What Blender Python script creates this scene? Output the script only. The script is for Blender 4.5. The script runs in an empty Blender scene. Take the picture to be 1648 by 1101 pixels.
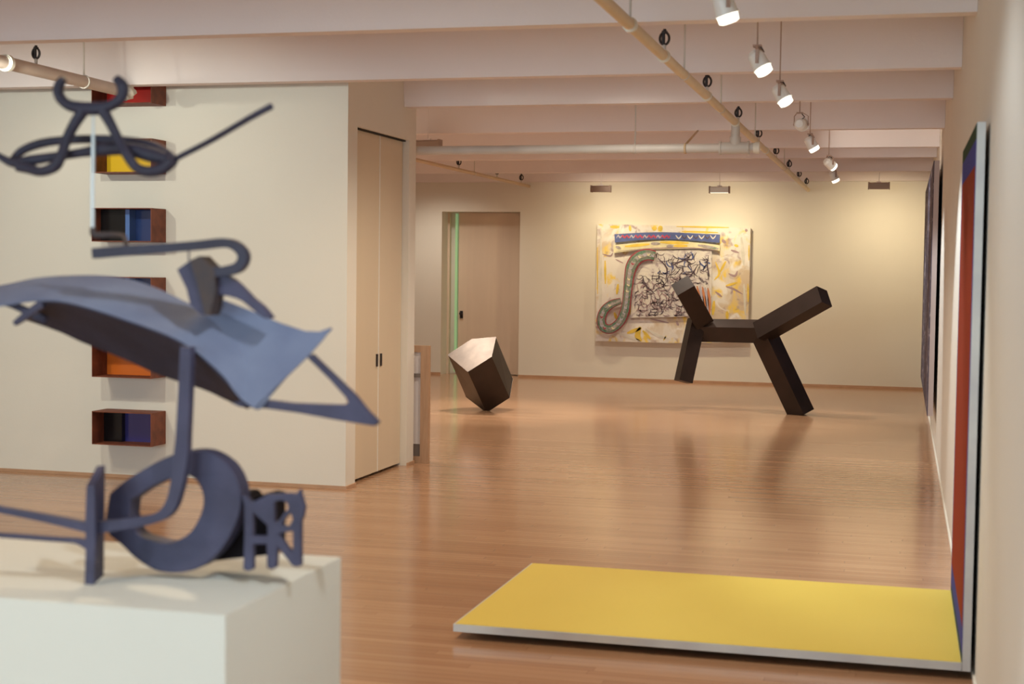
import bpy, bmesh, math, random
from mathutils import Vector, Matrix
random.seed(7)
SC = bpy.context.scene
LG = dict(win=(.86, (.70, .95, 1.05)), room=(1, (.98, .78, .52)), back=(2.15, (1.07, .97, .80)), row=(.72, (1.25, 1.4, 1.45)), boxes=(.95, (.66, .66, .54)), wash=(1.2, (.34, .28, .17)))   # energy factor and colour of each lamp family
def lamp_set(l, g, e):
    l.energy = e * LG[g][0]; l.color = LG[g][1]
COL = SC.collection
PI = math.pi
# ------------------------------------------------------------------ camera
H = 1.6
F = 2386.0
CX, CY = 824.0, 550.5
AY = Vector((1455 - CX, 440 - CY, F)).normalized()
AX = -Vector((-8243 - CX, 316 - CY, F)); AX = (AX - AX.dot(AY) * AY).normalized()
AZ = AX.cross(AY)
if AZ[1] > 0: AZ = -AZ
def at(px, py, ax, v):
    """world point on the plane X/Y/Z = v seen along a photo direction (used to read distances off)"""
    d = Vector((px - CX, py - CY, F)); r = Vector((d.dot(AX), d.dot(AY), d.dot(AZ)))
    i = 'XYZ'.index(ax); o = Vector((0, 0, H)); t = (v - o[i]) / r[i]
    return o + r * t
cd = bpy.data.cameras.new('camera'); cam = bpy.data.objects.new('camera', cd); COL.objects.link(cam)
right = Vector((AX[0], AY[0], AZ[0])); down = Vector((AX[1], AY[1], AZ[1])); fwd = Vector((AX[2], AY[2], AZ[2]))
cam.matrix_world = Matrix(((right[0], -down[0], -fwd[0], 0), (right[1], -down[1], -fwd[1], 0), (right[2], -down[2], -fwd[2], H), (0, 0, 0, 1)))
cd.sensor_width = 36; cd.lens = F / 1648 * 36; cd.clip_start = .05; cd.clip_end = 100
cd.dof.use_dof = True; cd.dof.focus_distance = 14.5; cd.dof.aperture_fstop = 3.6
SC.camera = cam
# ------------------------------------------------------------------ materials
def mat(name, col, rough=.5, metal=0, var=None, scale=4, bump=0, bscale=60, spec=.5, coat=0, detail=4, stretch=(1, 1, 1)):
    m = bpy.data.materials.new(name); m.use_nodes = True; nt = m.node_tree; b = nt.nodes['Principled BSDF']
    b.inputs['Base Color'].default_value = (*col, 1); b.inputs['Roughness'].default_value = rough
    b.inputs['Metallic'].default_value = metal; b.inputs['Specular IOR Level'].default_value = spec
    b.inputs['Coat Weight'].default_value = coat
    tc = nt.nodes.new('ShaderNodeTexCoord'); mp = nt.nodes.new('ShaderNodeMapping'); mp.inputs['Scale'].default_value = stretch
    nt.links.new(tc.outputs['Object'], mp.inputs['Vector'])
    if var:
        n = nt.nodes.new('ShaderNodeTexNoise'); n.inputs['Scale'].default_value = scale; n.inputs['Detail'].default_value = detail
        nt.links.new(mp.outputs[0], n.inputs['Vector'])
        r = nt.nodes.new('ShaderNodeValToRGB'); r.color_ramp.elements[0].position = .35; r.color_ramp.elements[1].position = .65
        r.color_ramp.elements[0].color = (*var, 1); r.color_ramp.elements[1].color = (*col, 1)
        nt.links.new(n.outputs['Fac'], r.inputs[0]); nt.links.new(r.outputs[0], b.inputs['Base Color'])
    if bump:
        n2 = nt.nodes.new('ShaderNodeTexNoise'); n2.inputs['Scale'].default_value = bscale; nt.links.new(mp.outputs[0], n2.inputs['Vector'])
        bp = nt.nodes.new('ShaderNodeBump'); bp.inputs['Strength'].default_value = bump; bp.inputs['Distance'].default_value = .01
        nt.links.new(n2.outputs['Fac'], bp.inputs['Height']); nt.links.new(bp.outputs[0], b.inputs['Normal'])
    return m
def emis(name, col, s):
    m = mat(name, col, .4); b = m.node_tree.nodes['Principled BSDF']
    b.inputs['Emission Color'].default_value = (*col, 1); b.inputs['Emission Strength'].default_value = s
    return m
M = {}
M['wall'] = mat('wall_paint', (.80, .765, .70), .75, var=(.775, .74, .675), scale=.7, bump=.05, bscale=90, spec=.25)
M['ceil'] = mat('ceiling_paint', (.85, .785, .79), .8, var=(.82, .755, .76), scale=1.2, bump=.1, bscale=50, spec=.2)
M['door'] = mat('door_paint', (.72, .60, .45), .45, var=(.69, .575, .43), scale=2, stretch=(1, 1, .15))
M['backdoor'] = mat('back_door_paint', (.76, .62, .50), .5, var=(.70, .57, .46), scale=3, stretch=(1.5, 1, .1))
M['white'] = mat('white_enamel', (.90, .90, .88), .35)
M['trim'] = mat('trim_wood', (.55, .33, .20), .5, var=(.48, .28, .17), scale=8, stretch=(1, 1, 3))
M['dark'] = mat('dark_gap', (.02, .015, .012), .8)
M['black'] = mat('black_metal', (.02, .015, .018), .4)
M['pipe_y'] = mat('cream_pipe', (.74, .60, .40), .45, var=(.70, .56, .37), scale=6)
M['pipe_p'] = mat('pinkish_pipe', (.66, .56, .50), .5, var=(.61, .52, .46), scale=6)
M['pipe_w'] = mat('white_pipe', (.66, .62, .58), .45, var=(.60, .57, .53), scale=5)
M['pipe_b'] = mat('back_pipe', (.62, .46, .29), .5)
M['clamp'] = mat('clamp_white', (.82, .80, .72), .4)
M['rust'] = mat('oxide_steel', (.23, .065, .03), .65, var=(.15, .042, .022), scale=14, bump=.1)
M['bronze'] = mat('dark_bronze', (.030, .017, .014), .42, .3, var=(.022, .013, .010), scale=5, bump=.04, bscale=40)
M['bronze_lit'] = mat('lit_bronze', (.17, .125, .105), .36, .4, var=(.115, .085, .072), scale=7)  # paler bronze for the block's lit top face
M['steel'] = mat('painted_steel', (.065, .062, .115), .6, 0, var=(.045, .042, .078), spec=.3, scale=9, bump=.25, bscale=35)
M['steel_t'] = mat('dark_blue_steel', (.036, .034, .060), .55, 0, var=(.028, .024, .04), spec=.3, scale=9, bump=.2)
M['steel_shade'] = mat('shaded_steel', (.030, .026, .045), .7, 0, var=(.022, .018, .032), spec=.2, scale=9, bump=.2)  # steel darkened for the shade on the down-facing sheet
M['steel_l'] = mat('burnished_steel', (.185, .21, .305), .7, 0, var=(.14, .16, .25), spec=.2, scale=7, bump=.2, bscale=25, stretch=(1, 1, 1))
M['steel_b'] = mat('rusty_steel', (.085, .05, .036), .6, 0, var=(.05, .038, .042), spec=.3, scale=11, bump=.2)
M['ped'] = mat('pedestal_paint', (.70, .70, .65), .55, var=(.68, .68, .63), scale=1.5, spec=.3)
M['yellow'] = mat('yellow_paint', (.74, .58, .12), .6, var=(.72, .56, .11), scale=1.2, spec=.15)
M['red'] = mat('red_paint', (.27, .04, .018), .8, spec=.08)
M['blue'] = mat('blue_paint', (.06, .065, .28), .8, spec=.08)
M['green'] = mat('green_paint', (.035, .065, .035), .8, spec=.08)
M['edge'] = mat('aluminium_edge', (.66, .68, .68), .35, .25, var=(.56, .57, .60), scale=5)
M['p_red'] = mat('red_acrylic', (.55, .02, .015), .2)
M['p_yel'] = mat('yellow_acrylic', (.90, .55, .02), .25)
M['p_blue'] = mat('blue_acrylic', (.025, .05, .17), .12, spec=.8)
M['p_blue2'] = mat('light_blue_acrylic', (.10, .20, .50), .15, spec=.8)
M['p_vio'] = mat('violet_blue_acrylic', (.045, .04, .20), .15, spec=.8)
M['p_ora'] = mat('orange_acrylic', (.72, .16, .02), .25)
M['p_refl'] = mat('dark_reflection', (.006, .005, .006), .2)  # black for the box interior mirrored in the acrylic back
M['lens'] = emis('lamp_lens', (1, .96, .80), 2.2)
M['green_l'] = emis('green_glow', (.32, .55, .28), .36)
M['washl'] = emis('washer_lamp', (1, .95, .80), .75)
M['frame_w'] = mat('oak_frame', (.50, .31, .19), .5, var=(.42, .25, .15), scale=6, stretch=(6, 6, .6))
M['canv'] = mat('white_board', (.72, .66, .66), .6)
M['grey'] = mat('grey_foot', (.20, .16, .14), .6)
M['fixt'] = mat('bronze_fixture', (.36, .26, .21), .5)
M['yoke'] = mat('yoke_paint', (.46, .32, .26), .5)

def floor_mat():
    m = bpy.data.materials.new('strip_floor'); m.use_nodes = True; nt = m.node_tree; L = nt.links.new; b = nt.nodes['Principled BSDF']
    tc = nt.nodes.new('ShaderNodeTexCoord')
    br = nt.nodes.new('ShaderNodeTexBrick'); br.offset = 0; br.inputs['Scale'].default_value = 1
    br.inputs['Brick Width'].default_value = 1.35; br.inputs['Row Height'].default_value = .057
    br.inputs['Mortar Size'].default_value = .0011; br.inputs['Mortar Smooth'].default_value = .3; br.inputs['Bias'].default_value = 0
    br.inputs['Color1'].default_value = (.385, .212, .122, 1); br.inputs['Color2'].default_value = (.475, .278, .165, 1); br.inputs['Mortar'].default_value = (.26, .135, .075, 1)
    sx = nt.nodes.new('ShaderNodeSeparateXYZ'); L(tc.outputs['Object'], sx.inputs[0])
    def mth(op, a, v):
        n_ = nt.nodes.new('ShaderNodeMath'); n_.operation = op; L(a, n_.inputs[0])
        if isinstance(v, (int, float)): n_.inputs[1].default_value = v
        else: L(v, n_.inputs[1])
        return n_.outputs[0]
    row = mth('FLOOR', mth('DIVIDE', sx.outputs[1], .057), 0.0)
    wn = nt.nodes.new('ShaderNodeTexWhiteNoise'); wn.noise_dimensions = '1D'; L(row, wn.inputs['W'])
    cx = nt.nodes.new('ShaderNodeCombineXYZ'); L(mth('ADD', sx.outputs[0], mth('MULTIPLY', wn.outputs['Value'], 4.1)), cx.inputs[0]); L(sx.outputs[1], cx.inputs[1])
    L(cx.outputs[0], br.inputs['Vector'])
    mp = nt.nodes.new('ShaderNodeMapping'); mp.inputs['Scale'].default_value = (.4, 22, 1); L(tc.outputs['Object'], mp.inputs['Vector'])
    n = nt.nodes.new('ShaderNodeTexNoise'); n.inputs['Scale'].default_value = 2.2; n.inputs['Detail'].default_value = 6; L(mp.outputs[0], n.inputs['Vector'])
    mx = nt.nodes.new('ShaderNodeMix'); mx.data_type = 'RGBA'; mx.blend_type = 'MULTIPLY'; mx.inputs[0].default_value = .38
    r = nt.nodes.new('ShaderNodeValToRGB'); r.color_ramp.elements[0].color = (.70, .66, .62, 1); r.color_ramp.elements[1].color = (1.12, 1.1, 1.08, 1)
    r.color_ramp.elements[0].position = .3; r.color_ramp.elements[1].position = .7
    L(n.outputs['Fac'], r.inputs[0]); L(br.outputs['Color'], mx.inputs[6]); L(r.outputs[0], mx.inputs[7]); L(mx.outputs[2], b.inputs['Base Color'])
    b.inputs['Roughness'].default_value = .2; b.inputs['Specular IOR Level'].default_value = .55
    n3 = nt.nodes.new('ShaderNodeTexNoise'); n3.inputs['Scale'].default_value = 3; L(mp.outputs[0], n3.inputs['Vector'])
    mr = nt.nodes.new('ShaderNodeMapRange'); mr.inputs[3].default_value = .13; mr.inputs[4].default_value = .20; L(n3.outputs['Fac'], mr.inputs[0]); L(mr.outputs[0], b.inputs['Roughness'])
    bp = nt.nodes.new('ShaderNodeBump'); bp.inputs['Strength'].default_value = .018; bp.inputs['Distance'].default_value = .003
    L(n3.outputs['Fac'], bp.inputs['Height']); L(bp.outputs[0], b.inputs['Normal'])
    return m
M['floor'] = floor_mat()
# ------------------------------------------------------------------ mesh helpers
def tag(o, label=None, cat=None, group=None, kind=None):
    if label: o['label'] = label
    if cat: o['category'] = cat
    if group: o['group'] = group
    if kind: o['kind'] = kind
    return o
def thing(name, label, cat, loc=(0, 0, 0), group=None):
    o = bpy.data.objects.new(name, None); COL.objects.link(o); o.location = loc; o.empty_display_size = .05
    return tag(o, label, cat, group)
def link(name, bm, mats, parent=None, smooth=False, bevel=0, label=None):
    """bm is in world coordinates; a part is stored relative to its parent, a top-level mesh gets its origin at its base"""
    if bevel:
        es = [e for e in bm.edges if len(e.link_faces) == 2 and e.calc_face_angle(0) > .5]
        bmesh.ops.bevel(bm, geom=es, offset=bevel, segments=2, affect='EDGES', profile=.6)
    bmesh.ops.recalc_face_normals(bm, faces=bm.faces)
    if parent is not None:
        p = parent; off = Vector((0, 0, 0))
        while p is not None: off += Vector(p.location); p = p.parent
        bmesh.ops.translate(bm, verts=bm.verts, vec=-off); loc = Vector((0, 0, 0))
    else:
        vs = [v.co for v in bm.verts]; lo = Vector([min(v[i] for v in vs) for i in range(3)]); hi = Vector([max(v[i] for v in vs) for i in range(3)])
        loc = Vector(((lo[0] + hi[0]) / 2, (lo[1] + hi[1]) / 2, lo[2])); bmesh.ops.translate(bm, verts=bm.verts, vec=-loc)
    me = bpy.data.meshes.new(name); bm.to_mesh(me); bm.free()
    if not isinstance(mats, (list, tuple)): mats = [mats]
    for m in mats: me.materials.append(m)
    if smooth:
        for f in me.polygons: f.use_smooth = True
        me.set_sharp_from_angle(angle=R(38))
    o = bpy.data.objects.new(name, me); COL.objects.link(o); o.location = loc
    if parent is not None: o.parent = parent
    if label: o['label'] = label
    return o
def R(d): return math.radians(d)
def box(bm, x0, x1, y0, y1, z0, z1, mi=0):
    vs = [bm.verts.new((x, y, z)) for z in (z0, z1) for y in (y0, y1) for x in (x0, x1)]
    for q in ((0, 2, 3, 1), (4, 5, 7, 6), (0, 1, 5, 4), (2, 6, 7, 3), (0, 4, 6, 2), (1, 3, 7, 5)):
        bm.faces.new([vs[i] for i in q]).material_index = mi
def mbox(*a, mi=0):
    bm = bmesh.new(); box(bm, *a, mi=mi); return bm
def cyl(bm, p0, p1, r0, r1=None, n=20, mi=0, cap=True):
    p0, p1 = Vector(p0), Vector(p1); r1 = r0 if r1 is None else r1
    t = (p1 - p0).normalized(); a = t.cross(Vector((0, 0, 1)) if abs(t.z) < .9 else Vector((1, 0, 0))).normalized(); b = t.cross(a)
    A, B = [], []
    for i in range(n):
        c, s = math.cos(2 * PI * i / n), math.sin(2 * PI * i / n)
        A.append(bm.verts.new(p0 + (a * c + b * s) * r0)); B.append(bm.verts.new(p1 + (a * c + b * s) * r1))
    for i in range(n):
        f = bm.faces.new((A[i], A[(i + 1) % n], B[(i + 1) % n], B[i])); f.material_index = mi; f.smooth = True
    if cap:
        bm.faces.new(A[::-1]).material_index = mi; bm.faces.new(B).material_index = mi
def spline(pts, k=6):
    """Catmull-Rom through tuples of any length"""
    P = [tuple(p) for p in pts]; P = [tuple(2 * a - b for a, b in zip(P[0], P[1]))] + P + [tuple(2 * a - b for a, b in zip(P[-1], P[-2]))]
    out = []
    for i in range(1, len(P) - 2):
        for j in range(k):
            t = j / k
            out.append(tuple(.5 * (2 * b + (c - a) * t + (2 * a - 5 * b + 4 * c - d) * t * t + (3 * b - a - 3 * c + d) * t ** 3) for a, b, c, d in zip(*P[i - 1:i + 3])))
    out.append(P[-2]); return out
def sweep(bm, pts, ws, ds, ref=Vector((0, 1, 0)), n=0, mi=0, closed=False):
    """section across the path: width ws in the plane, depth ds along ref. n = 0 rectangle, otherwise an ellipse with n sides"""
    pts = [Vector(p) for p in pts]; N = len(pts); rings = []
    if not hasattr(ws, '__len__'): ws = [ws] * N
    if not hasattr(ds, '__len__'): ds = [ds] * N
    for i, p in enumerate(pts):
        if closed: t = (pts[(i + 1) % N] - pts[i - 1]).normalized()
        else: t = (pts[min(i + 1, N - 1)] - pts[max(i - 1, 0)]).normalized()
        nr = t.cross(ref).normalized(); bn = nr.cross(t).normalized(); w, d = ws[i] / 2, ds[i] / 2
        if n: sec = [(w * math.cos(2 * PI * k / n), d * math.sin(2 * PI * k / n)) for k in range(n)]
        else: sec = [(-w, -d), (w, -d), (w, d), (-w, d)]
        rings.append([bm.verts.new(p + nr * a + bn * b) for a, b in sec])
    K = len(rings[0])
    for i in range(N if closed else N - 1):
        r, q = rings[i], rings[(i + 1) % N]
        for k in range(K): bm.faces.new((r[k], r[(k + 1) % K], q[(k + 1) % K], q[k])).material_index = mi
    if not closed:
        bm.faces.new(rings[0][::-1]).material_index = mi; bm.faces.new(rings[-1]).material_index = mi
def plate_bm(loops, fn, depth, ref=(0, 1, 0)):
    """filled 2-D outline with holes (even-odd), placed by fn(x, y) and given a depth along ref"""
    cu = bpy.data.curves.new('outline', 'CURVE'); cu.dimensions = '2D'; cu.fill_mode = 'FRONT'
    for lp in loops:
        s = cu.splines.new('POLY'); s.points.add(len(lp) - 1); s.use_cyclic_u = True
        for i, (x, y) in enumerate(lp): s.points[i].co = (x / 100, y / 100, 0, 1)
    o = bpy.data.objects.new('outline', cu); COL.objects.link(o); bpy.context.view_layer.update()
    me = bpy.data.meshes.new_from_object(o.evaluated_get(bpy.context.evaluated_depsgraph_get()))
    bpy.data.objects.remove(o); bpy.data.curves.remove(cu)
    bm = bmesh.new(); bm.from_mesh(me); bpy.data.meshes.remove(me)
    bmesh.ops.remove_doubles(bm, verts=bm.verts, dist=1e-5)
    for v in bm.verts: v.co = fn(v.co.x * 100, v.co.y * 100)
    g = bmesh.ops.extrude_face_region(bm, geom=bm.faces[:])
    vs = [e for e in g['geom'] if isinstance(e, bmesh.types.BMVert)]
    bmesh.ops.translate(bm, verts=vs, vec=Vector(ref) * depth)
    return bm
def copy_tree(o, parent=None, off=None):
    c = o.copy(); COL.objects.link(c)
    if parent is not None: c.parent = parent
    for ch in list(o.children): copy_tree(ch, c)
    return c
def struct(name, bm, m, **k):
    o = link(name, bm, m, **k); o['kind'] = 'structure'; return o
# ------------------------------------------------------------------ the room
XR, XL, YB, YF, ZB, ZS = .31, -9.0, 21.1, -4.0, 2.86, 3.32
struct('floor', mbox(XL - .2, XR + .2, YF - .2, YB + .5, -.12, 0), M['floor'])
struct('wall_right', mbox(XR, XR + .2, YF - .2, YB + .5, 0, ZS), M['wall'])
struct('wall_west', mbox(XL - .2, XL, YF - .2, YB + .5, 0, ZS), M['wall'])
# wall behind the camera with a wide window opening
bm = bmesh.new(); WX0, WX1, WZ0, WZ1 = -7.6, -1.2, .75, 2.75
box(bm, XL, WX0, YF - .2, YF, 0, ZS); box(bm, WX1, XR, YF - .2, YF, 0, ZS); box(bm, WX0, WX1, YF - .2, YF, 0, WZ0); box(bm, WX0, WX1, YF - .2, YF, WZ1, ZS)
struct('wall_front', bm, M['wall'])
bm = bmesh.new()
for x in (WX0, WX0 + 2.1, WX0 + 4.25, WX1 - .05): box(bm, x, x + .05, YF - .16, YF - .06, WZ0, WZ1)
for z in (WZ0, WZ1 - .05): box(bm, WX0, WX1, YF - .16, YF - .06, z, z + .05)
struct('window_1', bm, M['white'])
# back wall with the door niche
NX0, NX1, NZ, ND = -6.66, -5.46, 2.43, .32
bm = bmesh.new()
box(bm, XL, NX0, YB, YB + .5, 0, ZS); box(bm, NX1, XR, YB, YB + .5, 0, ZS); box(bm, NX0, NX1, YB, YB + .5, NZ, ZS); box(bm, NX0, NX1, YB + ND + .05, YB + .5, 0, NZ)
struct('wall_back', bm, M['wall'])
d2 = struct('door_2', mbox(NX0 + .17, NX1, YB + ND, YB + ND + .045, .01, NZ - .005), M['backdoor'])
link('door_jamb', mbox(NX0, NX0 + .035, YB + ND - .03, YB + ND + .045, 0, NZ), M['backdoor'], d2)
bm = bmesh.new(); box(bm, NX0 + .20, NX0 + .245, YB + ND - .02, YB + ND, .84, .95); cyl(bm, (NX0 + .222, YB + ND - .06, .91), (NX0 + .222, YB + ND - .02, .91), .02)
link('door_handle', bm, M['black'], d2, label='small dark door handle')
o = link('light_strip', mbox(NX0 + .118, NX0 + .15, YB + ND - .02, YB + ND + .02, .03, NZ - .02), M['green_l'])  # emissive strip for the green glow in the door gap
tag(o, 'thin glowing pale green vertical strip beside the far door', 'light tube')
# left wall block with the closet recess facing right
LX, LY0, LY1 = -3.84, 9.93, 11.45
CY0, CY1, CZ = 10.12, 11.28, 2.61
bm = bmesh.new()
box(bm, XL, LX, LY0, CY0, 0, ZS); box(bm, XL, LX, CY1, LY1, 0, ZS); box(bm, XL, LX, CY0, CY1, CZ, ZS); box(bm, XL, LX - .15, CY0, CY1, 0, CZ)
struct('wall_left', bm, M['wall'])
d1 = struct('door_1', mbox(LX - .10, LX - .055, CY0 + .004, 10.742, .022, CZ - .012), M['door'])
link('door_leaf', mbox(LX - .10, LX - .055, 10.752, CY1 - .004, .022, CZ - .012), M['door'], d1)
link('meeting_strip', mbox(LX - .09, LX - .052, 10.742, 10.752, .022, CZ - .012), M['white'], d1, label='white strip where the two leaves meet')
for y in (10.695, 10.785): link('door_pull', mbox(LX - .056, LX - .045, y, y + .026, .835, .93), M['black'], d1, label='recessed black finger pull')
link('door_track', mbox(LX - .10, LX - .03, CY0, CY1, CZ - .012, CZ), M['dark'], d1)
# baseboards
struct('baseboard_left', mbox(XL, LX, LY0 - .012, LY0, 0, .022), M['trim'])
bm = bmesh.new(); box(bm, LX, LX + .012, LY0 - .012, CY0, 0, .022); box(bm, LX, LX + .012, CY1, LY1, 0, .022)
struct('baseboard_closet', bm, M['trim'])
bm = bmesh.new(); box(bm, XL, NX0, YB - .012, YB, 0, .035); box(bm, NX1, XR, YB - .012, YB, 0, .035)
struct('baseboard_back', bm, M['trim'])
struct('baseboard_right', mbox(XR - .010, XR, YF, YB - .02, 0, .022), M['wall'])
# ceiling of deep tapered concrete beams
ceil = struct('ceiling', mbox(XL - .2, XR + .2, YF - .2, YB + .5, ZS, ZS + .15), M['ceil'])
for y in (-2.5, -.5, 1.5, 3.5, 5.5, 7.52, 9.50, 11.15, 13.4, 15.37, 16.73, 19.0, 20.93):
    bm = bmesh.new(); b0, b1, t0, t1 = y, y + .115, y - .075, y + .19
    if y > 20.5: b1 = t1 = YB - .001
    xa, xb = XL + .01, XR - .001
    if LY0 - .05 < y + .19 and y < LY1: xa = LX + .001
    vs = [bm.verts.new(v) for x in (xa, xb) for v in ((x, b0, ZB), (x, b1, ZB), (x, t1, ZS - .001), (x, t0, ZS - .001))]
    for q in ((0, 1, 2, 3), (7, 6, 5, 4), (0, 4, 5, 1), (1, 5, 6, 2), (2, 6, 7, 3), (3, 7, 4, 0)): bm.faces.new([vs[i] for i in q])
    link('beam', bm, M['ceil'], ceil, bevel=.012)
# ------------------------------------------------------------------ pipes and sprinklers
def pipe_thing(name, label, p0, p1, r, m, clamps, hang, endcap=None, cat='pipe'):
    t = thing(name, label, cat, p0)
    bm = bmesh.new(); cyl(bm, p0, p1, r, n=28); link('pipe_run', bm, m, t, smooth=True)
    d = (Vector(p1) - Vector(p0)).normalized()
    for s in clamps:
        c = Vector(p0) + d * s; bm = bmesh.new(); cyl(bm, c - d * .016, c + d * .016, r * 1.28, n=28); cyl(bm, c - d * .03, c - d * .016, r * 1.12, n=28)
        link('coupling', bm, M['clamp'], t, smooth=True)
    for s in hang:
        c = Vector(p0) + d * s; bm = bmesh.new(); cyl(bm, c + Vector((0, 0, r * .9)), (c.x, c.y, ZS - .001), .006, n=8); cyl(bm, (c.x, c.y, ZS - .02), (c.x, c.y, ZS - .001), .022, n=12)
        cyl(bm, c - d * .008, c + d * .008, r * 1.14, n=24); link('hanger_rod', bm, M['pipe_w'], t)
    return t
ZY = 2.74                                                     # height of the long cream pipe
qa, qb = at(1014, 40, 'Z', ZY), at(1302, 307, 'Z', ZY)
kx = (qb.x - qa.x) / (qb.y - qa.y)
def yx(y): return qa.x + kx * (y - qa.y)
def yat(px): return at(px, 40 + .927 * (px - 1014), 'Z', ZY)[1]
pY = pipe_thing('sprinkler_pipe', 'long cream sprinkler pipe running under the beams to the back wall', (yx(1), 1.0, ZY), (yx(21.05), 21.05, ZY), .0275, M['pipe_y'],
    [yat(p) - 1 for p in (1014, 1068, 1137, 1183, 1232)], [yat(p) - 1 for p in (1014, 1101, 1160, 1215, 1262)])
WY = yat(1184); WZ = at(1222, 238, 'Y', WY)[2]; TX = yx(WY)
pW = pipe_thing('white_pipe', 'white horizontal pipe crossing the gallery below the cream sprinkler pipe', (-8.95, WY, WZ), (TX + .185, WY, WZ), .036, M['pipe_w'],
    [8.95 + TX + .17], [8.95 + at(1022, 240, 'Y', WY)[0]])
bm = bmesh.new(); cyl(bm, (TX - .115, WY, WZ), (TX + .105, WY, WZ), .047, n=28); cyl(bm, (TX, WY, WZ), (TX, WY, WZ + .085), .043, n=28); cyl(bm, (TX, WY, WZ + .08), (TX, WY, ZY - .02), .034, n=28)
for x in (-.115, .10): cyl(bm, (TX + x - .008, WY, WZ), (TX + x + .008, WY, WZ), .054, n=28)
link('tee_joint', bm, M['pipe_w'], pW, smooth=True, label='stubby white tee joint')
bx_ = at(1103, 236, 'Y', WY)[0]
bm = bmesh.new(); cyl(bm, (bx_, WY, WZ + .03), (at(1127, 213, 'Z', 2.862)[0], 13.44, 2.862), .009, n=10); cyl(bm, (bx_ - .008, WY, WZ), (bx_ + .008, WY, WZ), .042, n=24)
link('brace', bm, M['pipe_b'], pW, label='slanted brown brace')
pL = pipe_thing('pink_pipe', 'thick pinkish pipe ending in front of the top wall box', (-5.18, 2.0, 2.80), (-5.30, 9.42, 2.80), .040, M['pipe_p'], [5.95], [6.85])
bm = bmesh.new(); bmesh.ops.create_icosphere(bm, subdivisions=3, radius=1)
for v in bm.verts:
    k = 1 + .10 * math.sin(9 * v.co.x + 4 * v.co.z) + .07 * math.sin(13 * v.co.y + 7 * v.co.z) + random.uniform(-.03, .03)
    v.co = Vector((v.co.x * .066 * k, v.co.y * .07 * k, v.co.z * .054 * k)) + Vector((-5.30, 9.41, 2.795))
link('wrapped_end', bm, mat('plaster_wrap', (.72, .68, .60), .8, var=(.6, .55, .48), scale=30, bump=.6, bscale=60), pL, smooth=True, label='lumpy pale wrapped pipe end')
pB = pipe_thing('tan_pipe', 'thin tan pipe under the far ceiling above the recessed door', (-5.32, 13.0, 2.80), (-5.32, 21.05, 2.80), .022, M['pipe_b'], [], [2.4, 5.2])
def sprinkler(x, y, z, par, s=1.25):
    h = thing('sprinkler_head', None, None, Vector((x, y, z)) - Vector(par.location)); h.parent = par
    bm = bmesh.new(); cyl(bm, (x, y, z - .004), (x, y, z + .028 * s), .008 * s, n=12); link('stem', bm, M['pipe_w'], h)
    bm = bmesh.new(); ring = [(x + .020 * s * math.cos(a), y, z + (.055 + .026 * math.sin(a)) * s) for a in [2 * PI * i / 24 for i in range(24)]]
    sweep(bm, ring, .011 * s, .014 * s, n=8, closed=True); cyl(bm, (x - .005 * s, y, z + .03 * s), (x - .005 * s, y, z + .088 * s), .008 * s, n=10)
    cyl(bm, (x, y, z + .080 * s), (x, y, z + .086 * s), .013 * s, n=16); cyl(bm, (x, y, z + .086 * s), (x, y, z + .095 * s), .007 * s, n=12)
    link('frame_arms', bm, M['black'], h, smooth=True)
for px in (1069, 1138, 1188, 1221, 1249, 1270, 1286, 1298):
    y = min(20.7, yat(px)); sprinkler(yx(y), y, ZY + .0265, pY)
p = at(58, 108, 'X', -5.30); sprinkler(-5.30, p[1], 2.84, pL)
for px in (742, 804, 858):
    y = min(20.6, at(px, 258 + (px - 675) * .23, 'Z', 2.80)[1]); sprinkler(-5.32, y, 2.822, pB, 1.35)
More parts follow.
